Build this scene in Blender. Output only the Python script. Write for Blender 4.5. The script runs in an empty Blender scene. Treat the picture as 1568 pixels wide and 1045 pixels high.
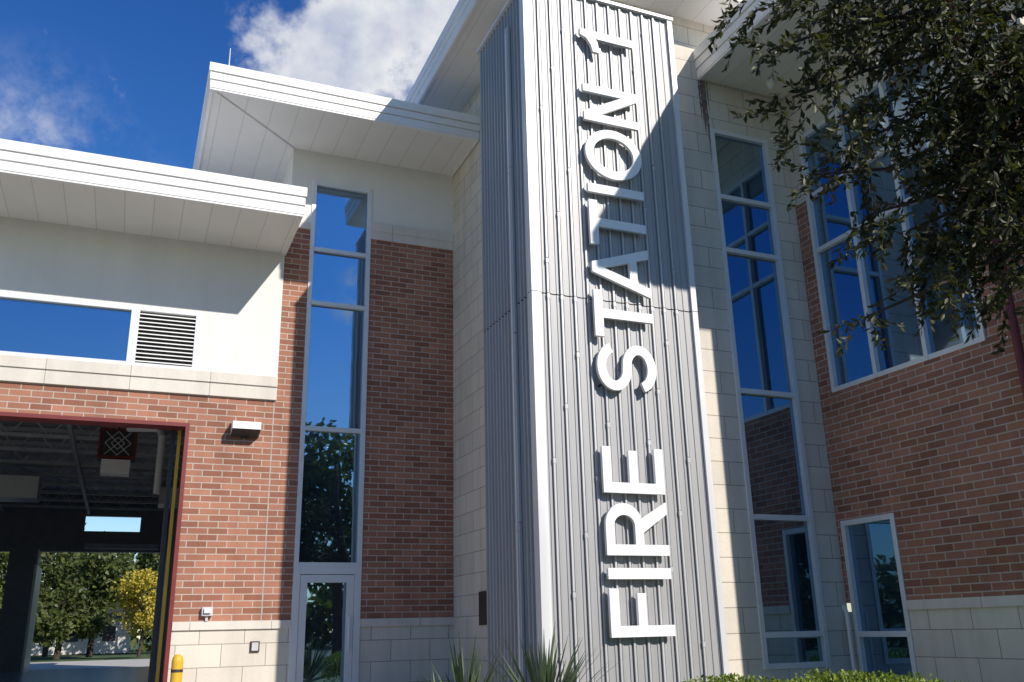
import bpy, math, random
import numpy as np
from mathutils import Vector, Matrix
random.seed(4); rng=np.random.default_rng(7)
sc=bpy.context.scene
sc.view_settings.view_transform='Standard'
try: sc.view_settings.look='None'
except Exception: pass
sc.view_settings.exposure=0
COL=sc.collection

# ---------------------------------------------------------------- materials
def newmat(name):
    m=bpy.data.materials.new(name); m.use_nodes=True
    nt=m.node_tree; nt.nodes.clear()
    out=nt.nodes.new('ShaderNodeOutputMaterial')
    b=nt.nodes.new('ShaderNodeBsdfPrincipled')
    nt.links.new(b.outputs[0],out.inputs[0])
    return m,nt,b,out
def N(nt,t,**k):
    n=nt.nodes.new(t)
    for a,v in k.items(): setattr(n,a,v)
    return n
def math_(nt,op,a,b=None,c=None):
    n=N(nt,'ShaderNodeMath',operation=op)
    for i,v in enumerate((a,b,c)):
        if v is None: continue
        if isinstance(v,(int,float)): n.inputs[i].default_value=v
        else: nt.links.new(v,n.inputs[i])
    return n.outputs[0]
def ramp(nt,fac,stops):
    r=N(nt,'ShaderNodeValToRGB'); e=r.color_ramp.elements
    while len(e)<len(stops): e.new(.5)
    for i,(p,c) in enumerate(stops):
        e[i].position=p; e[i].color=(c[0],c[1],c[2],1)
    nt.links.new(fac,r.inputs[0]); return r.outputs[0]
def mixc(nt,mode,fac,a,b):
    n=N(nt,'ShaderNodeMix',data_type='RGBA',blend_type=mode)
    for i,v in ((0,fac),(6,a),(7,b)):
        if isinstance(v,(int,float)): n.inputs[i].default_value=v
        elif isinstance(v,tuple): n.inputs[i].default_value=(v[0],v[1],v[2],1)
        else: nt.links.new(v,n.inputs[i])
    return n.outputs[2]
def noise(nt,scale,detail=4,vec=None,rough=.55):
    n=N(nt,'ShaderNodeTexNoise'); n.inputs['Scale'].default_value=scale
    n.inputs['Detail'].default_value=detail; n.inputs['Roughness'].default_value=rough
    if vec is None:
        g=N(nt,'ShaderNodeNewGeometry'); vec=g.outputs['Position']
    nt.links.new(vec,n.inputs['Vector']); return n.outputs['Fac']
def streaks(nt,pos):
    mp=N(nt,'ShaderNodeMapping'); mp.inputs['Scale'].default_value=(4,4,.35)
    nt.links.new(pos,mp.inputs[0]); return noise(nt,1.0,6,mp.outputs[0],.6)
def bump(nt,b,h,strength=.3,dist=.01):
    n=N(nt,'ShaderNodeBump'); n.inputs['Strength'].default_value=strength
    n.inputs['Distance'].default_value=dist
    nt.links.new(h,n.inputs['Height']); nt.links.new(n.outputs[0],b.inputs['Normal'])
def wallvec(nt,zoff=0.0,uoff=0.0):
    g=N(nt,'ShaderNodeNewGeometry')
    s=N(nt,'ShaderNodeSeparateXYZ'); nt.links.new(g.outputs['Position'],s.inputs[0])
    n=N(nt,'ShaderNodeSeparateXYZ'); nt.links.new(g.outputs['True Normal'],n.inputs[0])
    ax=math_(nt,'GREATER_THAN',math_(nt,'ABSOLUTE',n.outputs[0]),.5)
    inv=math_(nt,'SUBTRACT',1.0,ax)
    u=math_(nt,'ADD',math_(nt,'MULTIPLY',s.outputs[1],ax),math_(nt,'MULTIPLY',s.outputs[0],inv))
    u=math_(nt,'ADD',u,50+uoff); z=math_(nt,'ADD',s.outputs[2],zoff)
    c=N(nt,'ShaderNodeCombineXYZ'); nt.links.new(u,c.inputs[0]); nt.links.new(z,c.inputs[1])
    return c.outputs[0],g.outputs['Position']
def simple(name,col,rough=.6,metal=0,var=.12,nscale=3,bs=0.0,bscale=60,bd=.004,streak=0):
    m,nt,b,o=newmat(name)
    f=noise(nt,nscale,5)
    lo=tuple(c*(1-var) for c in col); hi=tuple(min(1,c*(1+var)) for c in col)
    c=ramp(nt,f,[(.3,lo),(.7,hi)])
    if streak:
        g=N(nt,'ShaderNodeNewGeometry')
        c=mixc(nt,'MULTIPLY',1.0,c,ramp(nt,streaks(nt,g.outputs['Position']),[(.3,(1-streak,1-streak,1-streak*1.1)),(.6,(1,1,1))]))
    nt.links.new(c,b.inputs['Base Color'])
    b.inputs['Roughness'].default_value=rough; b.inputs['Metallic'].default_value=metal
    if bs>0: bump(nt,b,noise(nt,bscale,4),bs,bd)
    return m
def brickmat(name,bw,rh,ms,c1,c2,cm,zoff,bs=.5,var=.25,rough=.85,streak=.12):
    m,nt,b,o=newmat(name)
    v,pos=wallvec(nt,zoff)
    t=N(nt,'ShaderNodeTexBrick'); nt.links.new(v,t.inputs['Vector'])
    t.inputs['Scale'].default_value=1; t.inputs['Brick Width'].default_value=bw
    t.inputs['Row Height'].default_value=rh; t.inputs['Mortar Size'].default_value=ms
    t.inputs['Mortar Smooth'].default_value=.2; t.inputs['Bias'].default_value=-.1
    t.inputs['Color1'].default_value=(*c1,1); t.inputs['Color2'].default_value=(*c2,1); t.inputs['Mortar'].default_value=(*cm,1)
    n1=noise(nt,1.3,5,pos); n2=noise(nt,45,4,pos)
    c=mixc(nt,'MULTIPLY',1.0,t.outputs['Color'],ramp(nt,n1,[(.3,(1-var,)*3),(.7,(1,1,1))]))
    c=mixc(nt,'MULTIPLY',1.0,c,ramp(nt,n2,[(.3,(1-var*.8,)*3),(.7,(1,1,1))]))
    c=mixc(nt,'MULTIPLY',1.0,c,ramp(nt,streaks(nt,pos),[(.3,(1-streak,)*3),(.6,(1,1,1))]))
    nt.links.new(c,b.inputs['Base Color']); b.inputs['Roughness'].default_value=rough
    h=math_(nt,'ADD',math_(nt,'MULTIPLY',t.outputs['Fac'],-1.0),math_(nt,'MULTIPLY',n2,.35))
    bump(nt,b,h,bs,.008); return m
M={}
M['brick']=brickmat('red_brick',.30,.1,.009,(.50,.225,.140),(.29,.115,.070),(.58,.48,.40),.0,var=.22)
M['block']=brickmat('cream_block',.66,.33,.006,(.77,.70,.60),(.70,.64,.55),(.33,.30,.26),-.05,bs=.5,var=.10)
M['stucco']=simple('stucco',(.76,.74,.70),.9,var=.04,nscale=.8,bs=.25,bscale=90,streak=.05)
M['band']=brickmat('cast_stone_band',1.2,3.0,.006,(.75,.69,.61),(.71,.65,.57),(.37,.33,.29),1.0,bs=.3,var=.08)
M['white']=simple('white_painted_metal',(.83,.82,.80),.38,var=.04,nscale=1.2,streak=.05)
M['frame']=simple('aluminium_frame',(.70,.71,.71),.35,metal=.1,var=.04)
M['dark']=simple('dark_steel',(.035,.035,.04),.6)
M['brown']=simple('dark_bronze',(.05,.035,.028),.45)
M['stain']=simple('water_stain',(.17,.13,.11),.95,var=.5,nscale=9)
M['red']=simple('red_paint',(.16,.018,.016),.5)
M['yellow']=simple('yellow_paint',(.70,.42,.03),.5)
M['greybox']=simple('grey_fixture',(.5,.5,.5),.5)
M['mortar']=simple('control_joint',(.42,.36,.31),.9)
M['bark']=simple('bark',(.055,.042,.03),.95,var=.4,nscale=14,bs=.8,bscale=30,bd=.01)
M['interior']=simple('interior_wall',(.30,.30,.31),.9)
M['deck']=simple('roof_deck',(.50,.51,.53),.6)
def soffit():
    m,nt,b,o=newmat('soffit_panels')
    g=N(nt,'ShaderNodeNewGeometry'); s=N(nt,'ShaderNodeSeparateXYZ'); nt.links.new(g.outputs['Position'],s.inputs[0])
    mx=math_(nt,'FRACT',math_(nt,'DIVIDE',math_(nt,'ADD',s.outputs[0],50.1),.42))
    ln=math_(nt,'LESS_THAN',mx,.028)
    pn=math_(nt,'FLOOR',math_(nt,'DIVIDE',math_(nt,'ADD',s.outputs[0],50.1),.42))
    wn=N(nt,'ShaderNodeTexWhiteNoise',noise_dimensions='1D'); nt.links.new(pn,wn.inputs['W'])
    base=mixc(nt,'MULTIPLY',1.0,ramp(nt,noise(nt,.9,3),[(.3,(.78,.76,.72)),(.7,(.84,.82,.78))]),ramp(nt,wn.outputs[0],[(0,(.94,.94,.93)),(1,(1,1,1))]))
    c=mixc(nt,'MIX',ln,base,(.58,.56,.53))
    nt.links.new(c,b.inputs['Base Color']); b.inputs['Roughness'].default_value=.5
    bump(nt,b,math_(nt,'SUBTRACT',1.0,ln),.5,.006); return m
M['soffit']=soffit()
def glass():
    m,nt,b,o=newmat('tinted_glass')
    gl=N(nt,'ShaderNodeBsdfGlossy'); gl.inputs['Roughness'].default_value=.012
    gl.inputs['Color'].default_value=(.42,.66,.90,1)
    b.inputs['Base Color'].default_value=(.006,.013,.024,1); b.inputs['Roughness'].default_value=.15
    bp=N(nt,'ShaderNodeBump'); bp.inputs['Strength'].default_value=.06; bp.inputs['Distance'].default_value=.02
    nt.links.new(noise(nt,1.1,2),bp.inputs['Height']); nt.links.new(bp.outputs[0],gl.inputs['Normal'])
    fr=N(nt,'ShaderNodeFresnel'); fr.inputs['IOR'].default_value=1.6
    f=math_(nt,'MINIMUM',math_(nt,'ADD',fr.outputs[0],.40),1.0)
    mx=N(nt,'ShaderNodeMixShader'); nt.links.new(f,mx.inputs[0]); nt.links.new(b.outputs[0],mx.inputs[1]); nt.links.new(gl.outputs[0],mx.inputs[2])
    nt.links.new(mx.outputs[0],o.inputs[0]); return m
M['glass']=glass()
def metal(name,col,rough,met):
    m,nt,b,o=newmat(name)
    g=N(nt,'ShaderNodeNewGeometry'); mp=N(nt,'ShaderNodeMapping'); mp.inputs['Scale'].default_value=(9,9,.5)
    nt.links.new(g.outputs['Position'],mp.inputs[0])
    f=noise(nt,1.0,5,mp.outputs[0])
    nt.links.new(ramp(nt,f,[(.3,tuple(c*.84 for c in col)),(.7,col)]),b.inputs['Base Color'])
    nt.links.new(math_(nt,'ADD',math_(nt,'MULTIPLY',f,.2),rough-.1),b.inputs['Roughness'])
    b.inputs['Metallic'].default_value=met; return m
M['clad']=metal('ribbed_metal',(.385,.38,.38),.5,.15)
M['clad2']=metal('metal_batten',(.53,.525,.525),.45,.15)
M['trim']=metal('metal_trim',(.72,.715,.71),.42,.1)
M['letter']=simple('letter_white',(.82,.82,.81),.55,var=.03)
def leafmat(name,c1,c2,tr=.3,rough=.5):
    m,nt,b,o=newmat(name)
    g=N(nt,'ShaderNodeNewGeometry')
    c=ramp(nt,g.outputs['Random Per Island'],[(0,c1),(1,c2)])
    nt.links.new(c,b.inputs['Base Color']); b.inputs['Roughness'].default_value=rough
    t=N(nt,'ShaderNodeBsdfTranslucent'); nt.links.new(mixc(nt,'MULTIPLY',1.0,c,(1.3,1.4,.5)),t.inputs[0])
    mx=N(nt,'ShaderNodeMixShader'); mx.inputs[0].default_value=tr
    nt.links.new(b.outputs[0],mx.inputs[1]); nt.links.new(t.outputs[0],mx.inputs[2]); nt.links.new(mx.outputs[0],o.inputs[0]); return m
M['leaf_oak']=leafmat('oak_leaves',(.018,.024,.008),(.085,.090,.026),.28)
M['leaf_bg']=leafmat('tree_leaves',(.045,.065,.02),(.13,.15,.035))
M['leaf_y']=leafmat('yellow_leaves',(.30,.25,.03),(.60,.46,.06))
M['leaf_h']=leafmat('hedge_leaves',(.09,.14,.02),(.26,.32,.04))
M['leaf_yu']=leafmat('yucca_leaves',(.04,.07,.035),(.10,.14,.07),.15)
M['grass']=simple('grass',(.06,.10,.03),.95,var=.4,nscale=2,bs=.6,bscale=40,bd=.02)
M['concrete']=simple('concrete',(.47,.44,.39),.9,var=.12,nscale=.7,bs=.2,bscale=60)
M['asphalt']=simple('asphalt',(.05,.05,.052),.9,var=.2,nscale=2,bs=.3,bscale=80)
M['floor']=simple('sealed_floor',(.22,.22,.22),.25,var=.15,nscale=.6)
M['houses']=simple('pale_siding',(.55,.52,.48),.8)

# ---------------------------------------------------------------- mesh builder
class MB:
    def __init__(s): s.v=[]; s.f=[]; s.m=[]; s.mats=[]
    def mi(s,k):
        if k not in s.mats: s.mats.append(k)
        return s.mats.index(k)
    def poly(s,pts,mat):
        b=len(s.v); s.v+=[tuple(p) for p in pts]; s.f.append(tuple(range(b,b+len(pts)))); s.m.append(s.mi(mat))
    def box(s,x0,x1,y0,y1,z0,z1,mat,bottom=None):
        b=len(s.v)
        s.v+=[(x0,y0,z0),(x1,y0,z0),(x1,y1,z0),(x0,y1,z0),(x0,y0,z1),(x1,y0,z1),(x1,y1,z1),(x0,y1,z1)]
        i=s.mi(mat); j=s.mi(bottom) if bottom else i
        for f,k in (((0,3,2,1),j),((4,5,6,7),i),((0,1,5,4),i),((1,2,6,5),i),((2,3,7,6),i),((3,0,4,7),i)):
            s.f.append(tuple(b+q for q in f)); s.m.append(k)
    def build(s,name,parent=None,bevel=0,smooth=False):
        me=bpy.data.meshes.new(name); me.from_pydata(s.v,[],s.f)
        for k in s.mats: me.materials.append(M[k])
        me.polygons.foreach_set('material_index',s.m)
        if smooth: me.polygons.foreach_set('use_smooth',[True]*len(s.f))
        me.update(); o=bpy.data.objects.new(name,me); COL.objects.link(o)
        if parent: o.parent=parent
        if bevel:
            md=o.modifiers.new('bevel','BEVEL'); md.width=bevel; md.segments=2; md.limit_method='ANGLE'
        return o
def empty(name,loc=(0,0,0)):
    e=bpy.data.objects.new(name,None); e.location=loc; COL.objects.link(e); return e
def wall(mb,axis,pos,th,u0,u1,z0,z1,holes,mat):
    us=sorted({u0,u1}|{min(max(h[i],u0),u1) for h in holes for i in (0,1)})
    for a,b in zip(us[:-1],us[1:]):
        if b-a<1e-6: continue
        segs=[(z0,z1)]
        for h in holes:
            if h[0]<=a+1e-6 and h[1]>=b-1e-6:
                ns=[]
                for s0,s1 in segs:
                    if h[3]<=s0 or h[2]>=s1: ns.append((s0,s1)); continue
                    if h[2]>s0: ns.append((s0,h[2]))
                    if h[3]<s1: ns.append((h[3],s1))
                segs=ns
        for s0,s1 in segs:
            if axis=='y': mb.box(a,b,pos,pos+th,s0,s1,mat)
            else: mb.box(pos,pos+th,a,b,s0,s1,mat)
def window(name,parent,axis,pos,u0,u1,z0,z1,vb,hb,fw=.06,mat='frame',proud=.02,dep=.10):
    mb=MB()
    def bx(a,b,c,d,p0,p1,mt):
        if axis=='y': mb.box(a,b,pos+p0,pos+p1,c,d,mt)
        else: mb.box(pos+p0,pos+p1,a,b,c,d,mt)
    vs=[(u0,u0+fw)]+[(v-fw/2,v+fw/2) for v in vb]+[(u1-fw,u1)]
    hs=[(z0,z0+fw)]+[(h-fw/2,h+fw/2) for h in hb]+[(z1-fw,z1)]
    for a,b in vs: bx(a,b,z0,z1,-proud,dep,mat)
    for (a,b),(c,d) in zip(vs[:-1],vs[1:]):
        for h0,h1 in hs: bx(b,c,h0,h1,-proud+.006,dep-.003,mat)
    w=mb.build(name,parent,bevel=.004)
    g=MB()
    for (a,b),(c,d) in zip(vs[:-1],vs[1:]):
        for (e,f),(h,i) in zip(hs[:-1],hs[1:]):
            y=pos+.055; tl=random.uniform(-.004,.004); tz=random.uniform(-.004,.004)
            if axis=='y': g.poly([(b-.01,y-tl,f-.01),(c+.01,y+tl,f-.01),(c+.01,y+tl+tz,h+.01),(b-.01,y-tl+tz,h+.01)],'glass')
            else: g.poly([(y-tl,b-.01,f-.01),(y-tl+tz,b-.01,h+.01),(y+tl+tz,c+.01,h+.01),(y+tl,c+.01,f-.01)],'glass')
    g.build(name+'_glass',parent); return w

FS=empty('fire_station')
G=.35; YF=15.0; YW=10.5; XR=9.55; XC=5.2
mb=MB()
for a,b in ((.75,2.5),(3.6,XC)):
    wall(mb,'y',YF,.3,a,b,G-.3,1.58,[],'block')
    mb.box(a,b,YF-.035,YF+.3,1.58,1.70,'band')
gh=(-4.6,.75,-1,4.74)
wall(mb,'y',YF,.3,-9,2.5,1.70,5.21,[gh],'brick')
mb.box(-9,-4.6,YF,YF+.3,G-.3,1.70,'block')
wall(mb,'y',YF,.3,2.07,2.5,5.21,8.4,[],'brick')
wall(mb,'y',YF,.3,3.6,XC,1.70,8.38,[],'brick')
mb.box(2.035,2.05,YF-.003,YF+.01,1.70,5.21,'mortar')
mb.box(3.6,XC,YF-.03,YF+.3,8.38,8.54,'band'); mb.box(3.6,XC,YF-.045,YF+.3,8.54,8.70,'band')
mb.box(2.1,2.5,YF-.02,YF+.3,8.4,8.52,'band')
mb.box(-9,2.07,YF-.05,YF+.3,5.21,5.43,'band'); mb.box(-9,2.07,YF-.075,YF+.3,5.43,5.60,'band')
wall(mb,'y',YF-.02,.32,-9,2.07,5.60,7.88,[(-6,.76,5.60,6.60)],'stucco')
wall(mb,'y',YF,.3,2.12,XC,8.52,9.97,[(2.5,3.6,8,9.38),(3.6,XC,8,8.70)],'stucco')
mb.box(2.12,2.4,YF+.3,22,8.0,9.97,'stucco')
mb.build('facade_walls',FS)
mb=MB()
mb.box(XC,XC+.3,YW+.3,24,G-.3,11.1,'block')
wall(mb,'y',YW,.3,XC,XR,G-.3,11.1,[(8.0,9.13,.9,9.1)],'block')
mb.box(XR,14,YW,YW+.3,9.9,11.1,'block')
bw=(7.5,10.22,4.76,9.08); sw=(9.38,10.4,.5,2.88)
wall(mb,'x',XR,.3,6.2,YW,1.74,8.15,[bw,sw],'brick')
wall(mb,'x',XR,.3,6.2,YW,8.15,9.98,[bw],'block')
wall(mb,'x',XR,.3,6.2,YW,G-.3,1.62,[sw],'block')
mb.box(XR-.04,XR+.3,6.2,9.38,1.62,1.74,'band')
mb.box(XR+.3,16,6.2,6.5,G-.3,9.98,'brick')
mb.box(XR-.02,XR-.0,10.22,YW,7.95,8.15,'band')
mb.build('main_walls',FS)
mb=MB()
for sx,w0,zt,zb in ((7.93,.045,9.96,8.95),(7.98,.022,9.96,8.45),(7.87,.018,9.96,9.2),(8.03,.012,9.96,9.35)):
    L=[];R=[]; n=26
    for k in range(n+1):
        t=k/n; z=zt+(zb-zt)*t; ww=w0*(1-t**2.2)*random.uniform(.6,1.25)+.001; cx=sx+random.uniform(-.006,.006)
        L.append((cx-ww,YW-.003-.0005*w0*100,z)); R.append((cx+ww,YW-.003-.0005*w0*100,z))
    for k in range(n): mb.poly([L[k],L[k+1],R[k+1],R[k]],'stain')
mb.build('water_stain',FS)
def roof(name,x0,x1,y0,y1,zs,zt):
    mb=MB(); h=zt-zs
    mb.box(x0,x1,y0,y1,zs,zs+h*.30,'white','soffit')
    mb.box(x0+.015,x1-.015,y0+.015,y1-.015,zs+h*.30,zs+h*.34,'white')
    mb.box(x0-.012,x1+.012,y0-.012,y1+.012,zs+h*.34,zs+h*.62,'white')
    mb.box(x0+.006,x1-.006,y0+.006,y1-.006,zs+h*.62,zs+h*.655,'white')
    mb.box(x0-.03,x1+.03,y0-.03,y1+.03,zs+h*.655,zt,'white')
    o=mb.build(name,FS,bevel=.006)
    m2=MB(); e=.05
    m2.box(x0+.01,x1-.01,y0+.01,y0+.01+e,zs-.03,zs-.001,'white')
    m2.box(x0+.01,x0+.01+e,y0+.07,y1-.01,zs-.03,zs-.001,'white')
    m2.box(x1-.01-e,x1-.01,y0+.07,y1-.01,zs-.03,zs-.001,'white')
    x=x0+2.4
    while x<x1-.3:
        m2.box(x,x+.012,y0-.036,y0-.0305,zs+h*.66,zt-.005,'greybox'); x+=3.05
    m2.build(name+'_drip_edge',FS)
roof('bay_roof',-14,2.1,13.3,42,7.86,8.33)
roof('stair_roof',.52,XC-.004,13.5,22,9.97,10.42)
roof('high_roof',4.3,15,9.75,24.5,11.1,11.6)
roof('wing_roof',7.85,17,4.4,YW-.004,9.98,10.5)
mb=MB(); zz=9.962
mb.poly([(2.12,15,zz),(2.14,14.98,zz),(.60,13.56,zz),(.58,13.58,zz)],'greybox'); mb.build('soffit_mitre_joint',FS)
# windows
window('stair_window',FS,'y',YF,2.5,3.6,2.51,9.38,[],[4.78,7.02,8.04],.075)
window('entry_door_frame',FS,'y',YF,2.5,3.6,G,2.51,[],[],.11)
mb=MB()
for a,b,c,d in ((2.615,2.73,.36,2.39),(3.37,3.485,.36,2.39),(2.73,3.37,2.27,2.39),(2.73,3.37,.36,.6)):
    mb.box(a,b,YF-.005,YF+.05,c,d,'frame')
mb.box(3.39,3.42,YF-.07,YF-.04,1.2,1.75,'white'); mb.box(3.395,3.415,YF-.04,YF-.006,1.24,1.27,'white'); mb.box(3.395,3.415,YF-.04,YF-.006,1.68,1.71,'white')
mb.build('entry_door_leaf',FS,bevel=.004)
window('clerestory_window',FS,'y',YF-.02,-6,-.22,5.60,6.60,[-3.2],[],.07)
mb=MB()
mb.box(-.22,-.16,YF-.045,YF+.08,5.60,6.60,'frame'); mb.box(.70,.76,YF-.045,YF+.08,5.60,6.60,'frame')
mb.box(-.16,.70,YF-.04,YF+.08,5.60,5.66,'frame'); mb.box(-.16,.70,YF-.04,YF+.08,6.54,6.60,'frame')
mb.box(-.16,.70,YF+.07,YF+.09,5.66,6.54,'dark')
for i in range(13):
    z=5.68+i*.066
    mb.poly([(-.16,YF-.035,z),(.70,YF-.035,z),(.70,YF+.05,z+.045),(-.16,YF+.05,z+.045)],'white')
    mb.poly([(-.16,YF-.035,z),(-.16,YF-.035,z+.018),(.70,YF-.035,z+.018),(.70,YF-.035,z)],'white')
mb.build('louver_vent',FS)
window('lobby_window',FS,'y',YW,8.0,9.13,.9,9.1,[],[1.34,2.92,4.75,6.99,7.9],.075)
window('wing_window',FS,'x',XR,7.5,10.22,4.76,9.08,[8.42,9.33],[7.04,7.98],.07)
window('wing_lower_window',FS,'x',XR,9.38,10.4,.5,2.88,[],[1.32],.075)
# ---------------- apparatus bay
mb=MB()
mb.box(1.5,1.7,15.3,40,G-.1,7.8,'interior'); mb.box(-12.2,-12,15.3,40,G-.1,7.8,'interior')
wall(mb,'y',40,.3,-12,1.5,G-.1,7.8,[(-3.05,1.35,-1,4.74),(-9,-4.1,-1,4.74),(-1.6,.45,5.55,6.15)],'interior')
mb.box(-12,1.5,15.3,40,7.0,7.05,'deck')
mb.box(-12,1.5,15.3,40,G-.05,G+.05,'floor')
for y in range(17,40,2):
    mb.box(-12,1.5,y-.06,y+.06,6.84,6.95,'deck'); mb.box(-12,1.5,y-.06,y+.06,6.30,6.39,'deck')
for x in np.arange(-10.5,1.5,3.0):
    mb.box(x-.05,x+.05,15.3,40,6.20,6.29,'deck')
mb.box(.69,.75,YF-.01,YF+.34,G,4.68,'red'); mb.box(-4.6,.75,YF-.01,YF+.34,4.68,4.74,'red')
mb.box(.60,.65,YF+.4,YF+.46,G,4.9,'yellow'); mb.box(.50,.57,YF+.42,YF+.5,G,5.2,'dark')
mb.box(-3.12,-3.05,39.8,39.9,G,4.8,'white'); mb.box(1.3,1.35,39.8,39.9,G,4.8,'yellow')
mb.box(-2.9,-2.82,36.5,38.9,G+.05,4.0,'frame'); mb.box(-1.5,1.2,39.75,39.98,4.85,5.05,'deck')
mb.box(.8,1.45,30,31,5.4,5.9,'white'); mb.box(-3.4,-2.4,28,29,5.2,5.8,'frame')
mb.build('apparatus_bay',FS)
mb=MB()
for y in range(17,40,2):
    x=-12; up=True
    while x<1.4:
        a=(x,6.38 if up else 6.86); b=(x+.45,6.86 if up else 6.38)
        mb.poly([(a[0],y,a[1]),(a[0]+.05,y,a[1]),(b[0]+.05,y,b[1]),(b[0],y,b[1])],'deck'); x+=.45; up=not up
mb.build('roof_joist_webs',FS)
UH=empty('unit_heater',(-.4,22,5.4)); mb=MB()
mb.box(-.4,.4,-.0,.5,-.05,.62,'dark')
for a in (-.4,.35): mb.box(a,a+.05,-.04,-.001,-.05,.62,'red')
for z in (-.05,.57): mb.box(-.35,.35,-.04,-.001,z,z+.05,'red')
def bar(p,q,w,y,mat):
    dx,dz=q[0]-p[0],q[1]-p[1]; L=math.hypot(dx,dz); nx,nz=-dz/L*w,dx/L*w
    mb.poly([(p[0]+nx,y,p[1]+nz),(p[0]-nx,y,p[1]-nz),(q[0]-nx,y,q[1]-nz),(q[0]+nx,y,q[1]+nz)],mat)
cz=.285
for r,y in ((.14,-.026),(.27,-.030)):
    pts=[(0,cz+r),(r,cz),(0,cz-r),(-r,cz)]
    for k in range(4): bar(pts[k],pts[(k+1)%4],.010,y,'greybox')
bar((-.26,cz-.26),(.26,cz+.26),.010,-.020,'greybox'); bar((-.26,cz+.26),(.26,cz-.26),.010,-.023,'greybox')
mb.box(-.3,.3,-.02,.4,-.4,-.08,'white'); mb.box(-.02,.02,.2,.24,.62,1.2,'dark')
mb.build('heater_body',UH)
# ---------------- tower cladding
def rib_profile(p0,p1,nrm,pitch,rw,rd,start=.0):
    p0=Vector(p0); p1=Vector(p1); d=(p1-p0); L=d.length; d.normalize(); n=Vector(nrm)
    pts=[p0]; s=start+pitch/2
    while s+rw<L-.02:
        for q,o in ((s-rw*.65,0),(s-rw*.4,rd),(s+rw*.4,rd),(s+rw*.65,0)): pts.append(p0+d*q+n*o)
        s+=pitch
    pts.append(p1); return pts
mb=MB()
X0,X1,Y0,Y1,ZT,ZS=4.57,7.03,10.0,11.8,10.49,5.67
prof=[Vector((XC,Y1))]+rib_profile((X0,Y1),(X0,Y0),(-1,0),.115,.045,.026)+rib_profile((X0,Y0),(X1,Y0),(0,-1),.098,.026,.011)+[Vector((X1,YW))]
for z0,z1 in ((G-.3,ZS-.008),(ZS+.008,ZT)):
    for a,b in zip(prof[:-1],prof[1:]):
        if (a-b).length<1e-5: continue
        mb.poly([(a.x,a.y,z0),(b.x,b.y,z0),(b.x,b.y,z1),(a.x,a.y,z1)],'clad')
mb.box(X0+.02,X1-.02,Y0+.02,YW,G-.3,ZT-.02,'dark'); mb.box(X0+.02,XC,YW,Y1-.02,G-.3,ZT-.02,'dark')
mb.build('sign_tower_cladding',FS)
mb=MB()
def segs(x0,x1,y0,y1,breaks,mat,g=.006):
    for a,b in zip(breaks[:-1],breaks[1:]): mb.box(x0,x1,y0,y1,a+g,b-g,mat)
segs(X0-.045,X0+.09,Y0-.05,Y0+.02,[G-.3,ZS,ZT],'trim')
segs(X0-.045,X0-.0,Y0+.02,Y0+.10,[G-.3,ZS,ZT],'trim')
segs(X1-.05,X1+.035,Y0-.05,Y0+.0,[G-.3,ZS,ZT],'trim')
segs(X1+.003,X1+.035,Y0+.0,YW,[G-.3,ZS,ZT],'clad2')
segs(X0-.07,X0-.036,10.48,10.60,[G-.3,2.76,5.26,7.74,10.1],'clad2')
segs(X0-.085,X0-.07,10.52,10.56,[G-.3,2.66,5.16,7.64,10.0],'trim')
i=0; x=X0+.2
while x<X1-.12:
    o=(.7*i)%2.3
    br=[G-.3]+[z for z in (1.2+o,3.5+o) if z<ZS-.4]+[ZS]+[z for z in (ZS+.5+o,ZS+2.8+o) if z<ZT-.3]+[ZT-.02]
    segs(x-.013,x+.013,Y0-.034,Y0-.012,br,'clad2')
    for z in br[1:-1]: mb.box(x-.018,x+.018,Y0-.039,Y0-.012,z-.07,z-.008,'clad2')
    x+=.196; i+=1
mb.box(X0-.06,X1+.05,Y0-.07,Y0-.002,ZT,ZT+.05,'trim'); mb.box(X0-.06,X0-.002,Y0,Y1+.02,ZT,ZT+.05,'trim')
mb.box(X0,X1+.05,Y0,YW,ZT,ZT+.04,'trim'); mb.box(X0,XC,YW,Y1+.02,ZT,ZT+.04,'trim')
mb.build('sign_tower_trim',FS)

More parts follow.
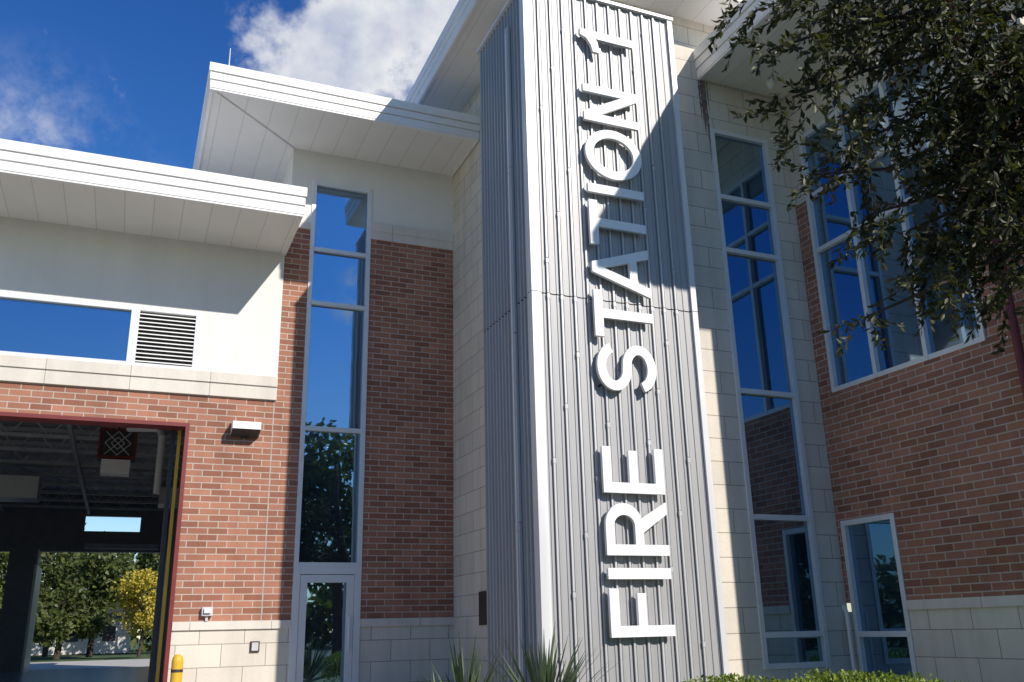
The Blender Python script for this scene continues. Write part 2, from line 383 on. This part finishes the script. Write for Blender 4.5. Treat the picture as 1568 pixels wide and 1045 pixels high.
# ---------------- lettering
LX=6.265; LY=9.89
SG=empty('fire_station_sign',(LX,LY,1.37)); H=.88; T=.13
def arc(cx,cy,rx,ry,a0,a1,n=16):
    return [(cx+rx*math.cos(math.radians(a0+(a1-a0)*i/n)),cy+ry*math.sin(math.radians(a0+(a1-a0)*i/n))) for i in range(n+1)]
def glyph(ch,w):
    t=T
    if ch=='I': return [[(0,0),(w,0),(w,H),(0,H)]]
    if ch=='F': return [[(0,0),(t,0),(t,.38),(w*.9,.38),(w*.9,.38+t*.9),(t,.38+t*.9),(t,H-t),(w,H-t),(w,H),(0,H)]]
    if ch=='E': return [[(0,0),(w,0),(w,t*.95),(t,t*.95),(t,.385),(w*.93,.385),(w*.93,.385+t*.9),(t,.385+t*.9),(t,H-t*.95),(w,H-t*.95),(w,H),(0,H)]]
    if ch=='T': return [[(w/2-t/2,0),(w/2+t/2,0),(w/2+t/2,H-t),(w,H-t),(w,H),(0,H),(0,H-t),(w/2-t/2,H-t)]]
    if ch=='N': return [[(0,0),(t*.95,0),(t*.95,.62),(w-t*1.05,0),(w,0),(w,H),(w-t*.95,H),(w-t*.95,.26),(t*1.05,H),(0,H)]]
    if ch=='A': return [[(0,0),(t*1.08,0),(t*1.08+.055,.19),(w-t*1.08-.055,.19),(w-t*1.08,0),(w,0),(w/2+t*.55,H),(w/2-t*.55,H)],
                        [(t*1.08+.092,.305),(w/2,.70),(w-t*1.08-.092,.305)]]
    if ch=='O': return [arc(w/2,H/2,w/2,H/2+.01,0,360,40)[:-1],arc(w/2,H/2,w/2-t,H/2-t+.01,0,360,40)[:-1]]
    if ch=='R':
        o=[(0,0),(t,0),(t,.35),(w*.42,.35),(w-t*1.15,0),(w,0),(w*.66,.385)]+arc(w*.56,H-.26,w*.40,.26,-65,90,14)+[(0,H)]
        i=[(t,.47),(t,H-t*.9)]+arc(w*.54,(.47+H-t*.9)/2,w*.40-t,(H-t*.9-.47)/2,90,-90,12)
        return [o,i]
    if ch=='S':
        rx=w/2-t/2; ry=(H-t)/4+.002
        c=arc(w/2,H-t/2-ry,rx,ry,12,250,22)+arc(w/2,t/2+ry,rx,ry,70,-168,22)
        L=[];R=[]
        for k in range(len(c)):
            a=c[max(0,k-1)];b=c[min(len(c)-1,k+1)]
            dx,dy=b[0]-a[0],b[1]-a[1]; q=math.hypot(dx,dy) or 1
            L.append((c[k][0]-dy/q*t/2,c[k][1]+dx/q*t/2)); R.append((c[k][0]+dy/q*t/2,c[k][1]-dx/q*t/2))
        return [L+R[::-1]]
    if ch=='1': return [[(w-t,0),(w,0),(w,H),(w-t*.8,H),(w-t*1.1,H-.1),(w-t*1.9,H-.17),(0,H-.2),(0,H-.31),(w-t*1.4,H-.285),(w-t,H-.25)]]
lay=[('F',1.37,1.93),('I',2.04,2.17),('R',2.32,2.98),('E',3.08,3.66),('S',4.40,5.04),('T',5.12,5.77),('A',5.74,6.45),('T',6.43,7.09),('I',7.21,7.34),('O',7.46,8.24),('N',8.34,8.93),('1',9.50,9.86)]
for k,(ch,a,b) in enumerate(lay):
    cu=bpy.data.curves.new('tmp','CURVE'); cu.dimensions='2D'; cu.fill_mode='BOTH'; cu.extrude=.025
    for sp in glyph(ch,b-a):
        s=cu.splines.new('POLY'); s.points.add(len(sp)-1)
        for p,q in zip(s.points,sp): p.co=(q[0],q[1],0,1)
        s.use_cyclic_u=True
    ob=bpy.data.objects.new('tmp',cu); COL.objects.link(ob); bpy.context.view_layer.update()
    dg=bpy.context.evaluated_depsgraph_get()
    me=bpy.data.meshes.new_from_object(ob.evaluated_get(dg))
    bpy.data.objects.remove(ob)
    for v in me.vertices:
        x,y,z=v.co; v.co=(-y,-z,a+x-1.37)
    me.materials.clear(); me.materials.append(M['letter'])
    o=bpy.data.objects.new('letter_'+ch+'_%d'%(k+1),me); COL.objects.link(o); o.parent=SG
mb=MB()
for ch,a,b in lay:
    for c in (.07,.81):
        z=(a+b)/2-1.37 if ch in 'TIOA' else a-1.37+.07
        if ch=='1': z=b-1.37-.07
        if ch=='A' and c<.5: continue
        mb.box(-c-.012,-c+.012,.0255,.10,z-.012,z+.012,'dark')
mb.build('standoff_posts',SG)

# ---------------- small fixtures
WL=empty('wall_light',(1.6,YF,4.62)); mb=MB()
mb.box(-.06,.06,-.05,0,-.08,.08,'dark')
mb.poly([(-.22,-.30,.02),(.22,-.30,.02),(.22,-.30,.14),(-.22,-.30,.14)],'white')
mb.poly([(-.22,-.30,.14),(.22,-.30,.14),(.22,-.02,.18),(-.22,-.02,.18)],'white')
mb.poly([(-.22,-.30,.02),(-.22,-.30,.14),(-.22,-.02,.18),(-.22,-.02,-.06)],'white')
mb.poly([(.22,-.30,.02),(.22,-.02,-.06),(.22,-.02,.18),(.22,-.30,.14)],'white')
mb.poly([(-.22,-.30,.02),(-.22,-.02,-.06),(.22,-.02,-.06),(.22,-.30,.02)],'dark')
mb.build('light_housing',WL)
UB=empty('utility_box',(1.23,YF,1.84)); mb=MB(); mb.box(-.08,.08,-.09,0,-.06,.07,'greybox'); mb.box(-.05,.05,-.13,-.09,-.02,.05,'white'); mb.box(-.02,.02,-.05,-.01,-.14,-.06,'greybox'); mb.build('box_body',UB,bevel=.006)
OB=empty('outlet_cover',(1.97,YF,1.32)); mb=MB(); mb.box(-.07,.07,-.03,0,-.08,.08,'brown'); mb.box(-.05,.05,-.045,-.03,-.06,.06,'greybox'); mb.build('cover_plate',OB,bevel=.005)
PL=empty('wall_plaque',(XC,13.55,1.82)); mb=MB(); mb.box(-.03,0,-.18,.18,-.26,.24,'brown'); mb.box(-.036,-.03,-.15,.15,-.22,.20,'brown'); mb.build('plaque_plate',PL)
def tube(mb,pts,rad,mat,n=7):
    prev=None; base=len(mb.v)
    pts=[Vector(p) for p in pts]
    for i,p in enumerate(pts):
        d=(pts[min(i+1,len(pts)-1)]-pts[max(i-1,0)]).normalized()
        a=d.orthogonal().normalized() if prev is None else (prev-d*prev.dot(d)).normalized()
        prev=a; b=d.cross(a)
        for k in range(n):
            t=2*math.pi*k/n; q=p+(a*math.cos(t)+b*math.sin(t))*rad[i]; mb.v.append(tuple(q))
    mi=mb.mi(mat)
    for i in range(len(pts)-1):
        for k in range(n):
            mb.f.append((base+i*n+k,base+i*n+(k+1)%n,base+(i+1)*n+(k+1)%n,base+(i+1)*n+k)); mb.m.append(mi)
    mb.f.append(tuple(base+(len(pts)-1)*n+k for k in range(n))); mb.m.append(mi)
mb=MB(); tube(mb,[(.80,13.7,10.42),(.80,13.7,10.9)],[.014,.008],'greybox'); mb.build('lightning_rod',FS)
mb=MB(); tube(mb,[(9.42,7.0,G),(9.42,7.0,9.9)],[.05,.05],'red',12); mb.build('red_downspout',FS)
mb=MB(); tube(mb,[(9.44,10.40,G),(9.44,10.40,1.6),(9.46,10.46,1.7)],[.03,.03,.03],'frame',10); mb.build('standpipe',FS)
mb=MB(); tube(mb,[(.47,20,4.3),(.47,20,5.5),(.40,20.2,5.7),(-.2,20.6,5.75)],[.07,.07,.07,.07],'frame',10); mb.build('exhaust_duct',FS)
mb=MB(); tube(mb,[(9.0,10.1,9.98),(9.0,10.1,9.90),(9.0,10.1,9.84),(9.0,10.1,9.81)],[.07,.07,.05,.01],'white',14); mb.build('dome_camera',FS)
BO=empty('bollard',(.84,14.45,G)); mb=MB()
tube(mb,[(0,0,0),(0,0,.82),(0,0,.87),(0,0,.9)],[.08,.08,.065,.03],'yellow',20); tube(mb,[(0,0,.66),(0,0,.70)],[.083,.083],'dark',20); mb.build('bollard_post',BO)

# ---------------- foliage
def leaves(name,P,D,L,W,mat,parent):
    n=len(P); D=D/np.linalg.norm(D,axis=1,keepdims=True)
    R=rng.normal(size=(n,3)); S=np.cross(D,R); S/=np.linalg.norm(S,axis=1,keepdims=True); Nn=np.cross(D,S)
    L=np.broadcast_to(np.asarray(L).reshape(-1,1),(n,1)); W=np.broadcast_to(np.asarray(W).reshape(-1,1),(n,1))
    V=np.empty((n,4,3)); V[:,0]=P; V[:,1]=P+D*L*.5+S*W+Nn*W*.4; V[:,2]=P+D*L; V[:,3]=P+D*L*.5-S*W+Nn*W*.4
    F=np.array([[0,1,2],[0,2,3]])[None]+(np.arange(n)*4)[:,None,None]
    me=bpy.data.meshes.new(name); me.vertices.add(n*4); me.vertices.foreach_set('co',V.ravel())
    me.loops.add(n*6); me.loops.foreach_set('vertex_index',F.ravel().astype(np.int32))
    me.polygons.add(n*2); me.polygons.foreach_set('loop_start',np.arange(0,n*6,3,dtype=np.int32)); me.polygons.foreach_set('loop_total',np.full(n*2,3,dtype=np.int32))
    me.update(calc_edges=True); me.validate(); me.materials.append(M[mat]); o=bpy.data.objects.new(name,me); COL.objects.link(o); o.parent=parent; return o
def bez(a,b,sag,n=7,j=.03):
    a=np.array(a);b=np.array(b); out=[]
    for i in range(n):
        t=i/(n-1); p=a*(1-t)+b*t; p[2]+=sag*4*t*(1-t)
        if 0<i<n-1: p=p+rng.normal(size=3)*j
        out.append(tuple(p))
    return out
OT=empty('oak_tree'); mb=MB()
tube(mb,[(6.4,1.7,G),(6.35,1.75,1.6),(6.2,1.9,3.0),(5.9,2.1,4.0),(5.7,2.2,5.2),(5.6,2.2,6.5)],[.22,.18,.16,.13,.09,.03],'bark',12)
h1=(5.85,2.1,4.3); h2=(6.1,2.0,3.5)
cl=[((4.17,2.92,4.45),.45,135),((4.65,2.9,4.6),.5,120),((3.76,3.04,4.68),.38,80),((4.0,3.0,5.0),.45,85),((4.16,3.10,3.98),.36,95),((4.6,3.1,3.9),.45,110),
((4.3,3.21,3.58),.28,62),((3.37,3.25,4.62),.24,30),((3.45,3.2,4.95),.30,44),((2.92,3.37,4.84),.15,9),((3.20,3.43,4.30),.16,13),((3.55,3.36,4.05),.24,26),
((3.88,3.40,3.58),.20,20),((3.66,3.60,3.10),.09,5),((4.08,3.42,3.32),.20,20),((2.62,3.42,4.93),.08,4),((3.35,3.5,3.88),.12,7),((5.1,2.6,5.0),.6,80),((5.2,2.7,4.2),.6,80),((4.6,3.3,3.4),.3,50),
((3.78,3.2,4.25),.22,30),((3.70,3.45,3.68),.14,9),((3.05,3.4,4.55),.12,7),((4.45,3.25,4.25),.35,60),((4.5,2.8,4.25),.35,50)]
P=[];D=[]
for c,r,n in cl:
    h=h1 if c[2]>3.95 else h2
    path=bez(h,c,.25,8,.04); tube(mb,path,list(np.linspace(.03,.007,8)),'bark',6)
    for _ in range(n):
        off=rng.normal(size=3); off=off/np.linalg.norm(off)*r*rng.random()**.5
        s=np.array(c)+off*np.array([1,1,.8])
        d=off/r*.5+rng.normal(size=3)*.45+np.array([-.30,.15,-.55]); d/=np.linalg.norm(d)
        L=rng.uniform(.14,.34); m=int(L/.0135)
        pts=[]; dd=d.copy(); q=s.copy()
        for k in range(5):
            pts.append(tuple(q)); q=q+dd*L/4; dd=dd+np.array([0,0,-.07]); dd/=np.linalg.norm(dd)
        tube(mb,pts,[.0028,.0024,.002,.0016,.001],'bark',3)
        A=np.array(pts)
        for k in range(m):
            t=k/m*3.999; i=int(t); f=t-i
            P.append(A[i]*(1-f)+A[min(i+1,4)]*f)
            D.append(d*.9+rng.normal(size=3)*.65)
mb.build('trunk_and_branches',OT,smooth=True)
P=np.array(P);D=np.array(D)
leaves('leaf_canopy',P,D,rng.uniform(.042,.072,len(P)),rng.uniform(.009,.0145,len(P)),'leaf_oak',OT)

def bgtree(name,loc,h,r,n,mat,ls=.3,tr=.2):
    e=empty(name,loc); mb=MB()
    tube(mb,[(0,0,0),(.1,0,h*.3),(0,.1,h*.6),(.1,0,h*.85)],[tr,tr*.8,tr*.5,tr*.15],'bark',8)
    P=[];D=[]
    for k in range(16):
        an=rng.random()*6.28; rr=r*rng.uniform(.25,.75); z=h*rng.uniform(.35,.85)
        c=np.array([math.cos(an)*rr,math.sin(an)*rr,z]); tube(mb,bez((0,0,h*rng.uniform(.25,.5)),tuple(c),.2,4,.05),[tr*.35,tr*.25,tr*.15,tr*.05],'bark',5)
        m=n//16; q=rng.normal(size=(m,3)); q/=np.linalg.norm(q,axis=1,keepdims=True)
        q*=(rng.random((m,1))**.45)*r*rng.uniform(.3,.5); q[:,2]*=.75
        P.append(c+q); D.append(q/r+rng.normal(size=(m,3))*.6)
    mb.build(name+'_limbs',e,smooth=True); P=np.concatenate(P);D=np.concatenate(D)
    leaves(name+'_crown',P,D,rng.uniform(.6,1.2,len(P))*ls,rng.uniform(.2,.4,len(P))*ls,mat,e)
for x,y,h,r in ((-9,68,9,4.5),(-4.5,74,11,5),(-1.5,66,7,3.2),(3.5,72,10,4.5),(-7,56,6,3),(-3.2,63,4.2,2.4)):
    bgtree('broadleaf_tree',(x,y,G),h,r,5000,'leaf_bg',.38)
bgtree('yellow_tree',(1.3,60,G),5.2,2.0,3600,'leaf_y',.22,.1)
for x,y,h,r in ((7,-11,11,4.5),(1,-16,10,4.5),(15,-14,9,4),(-9,-14,9,4)):
    bgtree('live_oak_tree',(x,y,G),h,r,6000,'leaf_bg',.4,.3)
def belt(name,x0,x1,y,h,n):
    e=empty(name)
    xs=rng.uniform(x0,x1,n); top=h*(.75+.25*np.sin(xs*.35)+.12*np.sin(xs*1.3))
    P=np.stack([xs,y+rng.normal(size=n)*2.5,G+rng.random(n)**.8*top],1)
    leaves(name+'_foliage',P,rng.normal(size=(n,3)),rng.uniform(.5,1.0,n),rng.uniform(.15,.35,n),'leaf_bg',e)
belt('background_treeline',-60,60,90,8,26000)
belt('background_treeline',-70,70,-45,6,22000)
HS=empty('distant_house',(-3,80,G)); mb=MB()
mb.box(-4,4,0,6,0,2.6,'houses'); mb.poly([(-4.4,-.4,2.6),(4.4,-.4,2.6),(4.4,3,4.4),(-4.4,3,4.4)],'dark'); mb.poly([(-4.4,6.4,2.6),(-4.4,3,4.4),(4.4,3,4.4),(4.4,6.4,2.6)],'dark')
for x in (-3,-.6,2): mb.box(x,x+.9,-.03,0,.9,2.0,'dark')
mb.build('house_body',HS)
HD=empty('hedge'); n=20000
P=np.stack([rng.uniform(4.75,7.35,n),rng.uniform(6.5,7.9,n),G+rng.random(n)**.5*.60],1)
P[:,2]+=.05*np.sin(P[:,0]*5)+.035*np.sin(P[:,0]*13+P[:,1]*7)
leaves('hedge_leaves_mass',P,rng.normal(size=(n,3))*.6+np.array([0,0,.6]),rng.uniform(.03,.055,n),rng.uniform(.009,.016,n),'leaf_h',HD)
def yucca(loc,s,nb):
    e=empty('yucca_plant',loc); mb=MB()
    for _ in range(nb):
        an=rng.random()*6.28; el=rng.uniform(.5,1.5); L=s*rng.uniform(.7,1.05)
        d=np.array([math.cos(an)*math.cos(el),math.sin(an)*math.cos(el),math.sin(el)]); side=np.array([-math.sin(an),math.cos(an),0]); p=np.zeros(3)+d*.05; p[2]+=.12
        prev=None
        for k,w in enumerate((.018,.024,.02,.012,.001)):
            a=p-side*w; b=p+side*w
            if prev is not None: mb.poly([prev[0],prev[1],b,a],'leaf_yu')
            prev=(a,b); p=p+d*L/4; d=d+np.array([0,0,-.07]); d/=np.linalg.norm(d)
    mb.build('yucca_blades',e)
yucca((4.05,8.9,G),1.06,85); yucca((3.45,9.6,G),.98,70); yucca((3.1,9.4,G),.6,50)

# ---------------- ground
mb=MB(); mb.poly([(-600,-600,G-.06),(600,-600,G-.06),(600,600,G-.06),(-600,600,G-.06)],'grass'); mb.build('ground')
mb=MB(); mb.box(-9,1.9,-14,14.99,G-.1,G,'concrete'); mb.build('driveway')
mb=MB(); mb.box(-12,6,40.3,56,G-.1,G,'concrete'); mb.build('rear_driveway')
mb=MB(); mb.box(1.904,4.2,-5,14.99,G-.1,G-.02,'concrete'); mb.build('entry_path')
mb=MB(); mb.poly([(-200,-24,G-.05),(200,-24,G-.05),(200,-16,G-.05),(-200,-16,G-.05)],'asphalt')
for x in range(-100,100,8): mb.poly([(x,-20.07,G-.045),(x+3,-20.07,G-.045),(x+3,-19.93,G-.045),(x,-19.93,G-.045)],'yellow')
mb.build('street')

# ---------------- sky and sun
Ld=Vector((-.44,1,-.71)).normalized()
w=bpy.data.worlds.new('World'); sc.world=w; w.use_nodes=True; nt=w.node_tree; nt.nodes.clear()
out=N(nt,'ShaderNodeOutputWorld'); bg=N(nt,'ShaderNodeBackground'); bg.inputs[1].default_value=.095
sky=N(nt,'ShaderNodeTexSky',sky_type='NISHITA'); sky.sun_disc=False
sky.sun_elevation=math.asin(-Ld.z); sky.sun_rotation=math.atan2(.44,-1); sky.air_density=1.0; sky.dust_density=.2; sky.ozone_density=2.5
tc=N(nt,'ShaderNodeTexCoord'); vec=tc.outputs['Generated']
sz=N(nt,'ShaderNodeSeparateXYZ'); nt.links.new(vec,sz.inputs[0])
tcol=ramp(nt,sz.outputs[2],[(.06,(.95,.92,.86)),(.34,(.34,.66,1.0)),(.6,(.24,.56,1.0)),(.85,(.6,.75,.9))])
tint=mixc(nt,'MULTIPLY',1.0,sky.outputs[0],tcol)
tint=mixc(nt,'MULTIPLY',1.0,tint,(1.2,1.36,1.45))
def blob(c,r):
    d=N(nt,'ShaderNodeVectorMath',operation='DISTANCE'); nt.links.new(vec,d.inputs[0]); d.inputs[1].default_value=c
    n=N(nt,'ShaderNodeMapRange',interpolation_type='SMOOTHSTEP'); n.inputs[1].default_value=0; n.inputs[2].default_value=r; n.inputs[3].default_value=1; n.inputs[4].default_value=0
    nt.links.new(d.outputs['Value'],n.inputs[0]); return n.outputs[0]
b1=blob((.17,.79,.60),.20)
b2=math_(nt,'MAXIMUM',b1,math_(nt,'MULTIPLY',blob((.3,-.85,.35),.5),.45))
b2=math_(nt,'MAXIMUM',b2,math_(nt,'MULTIPLY',blob((.5,-.3,.85),.6),.6))
nf=noise(nt,7.5,10,vec,.62)
f=math_(nt,'ADD',math_(nt,'MULTIPLY',b2,.44),nf)
mr=N(nt,'ShaderNodeMapRange',interpolation_type='SMOOTHSTEP'); nt.links.new(f,mr.inputs[0]); mr.inputs[1].default_value=.67; mr.inputs[2].default_value=.83; mr.inputs[4].default_value=.95
# thin haze cloud low on the left, torn by noise
mh=N(nt,'ShaderNodeMapRange',interpolation_type='SMOOTHSTEP'); nt.links.new(noise(nt,10,9,vec,.65),mh.inputs[0]); mh.inputs[1].default_value=.40; mh.inputs[2].default_value=.70
hz=math_(nt,'MULTIPLY',math_(nt,'MULTIPLY',blob((-.12,.90,.43),.15),mh.outputs[0]),.75)
fc=math_(nt,'MAXIMUM',mr.outputs[0],hz)
cl_=ramp(nt,noise(nt,12,7,vec),[(.35,(4.8,5.4,7.0)),(.60,(9.0,9.1,9.3))])
nt.links.new(mixc(nt,'MIX',fc,tint,cl_),bg.inputs[0]); nt.links.new(bg.outputs[0],out.inputs[0])
sl=bpy.data.lights.new('sun','SUN'); sl.energy=5.0; sl.angle=math.radians(.5); sl.color=(1,.94,.855)
so=bpy.data.objects.new('sun',sl); COL.objects.link(so); so.rotation_euler=Ld.to_track_quat('-Z','Y').to_euler(); so.location=(20,-30,30)

# ---------------- camera
cam=bpy.data.cameras.new('camera'); co=bpy.data.objects.new('camera',cam); COL.objects.link(co)
cam.sensor_width=36; cam.lens=1380/1568*36; cam.clip_end=2000; cam.clip_start=.05
xa=Vector((3416,-362,-1380)).normalized(); ya=Vector((-604,-454,-1380)); ya=(ya-xa*ya.dot(xa)).normalized(); za=xa.cross(ya)
R=Matrix((xa,ya,za)); co.matrix_world=Matrix.Translation((0,0,1.5))@R.to_4x4()
sc.camera=co
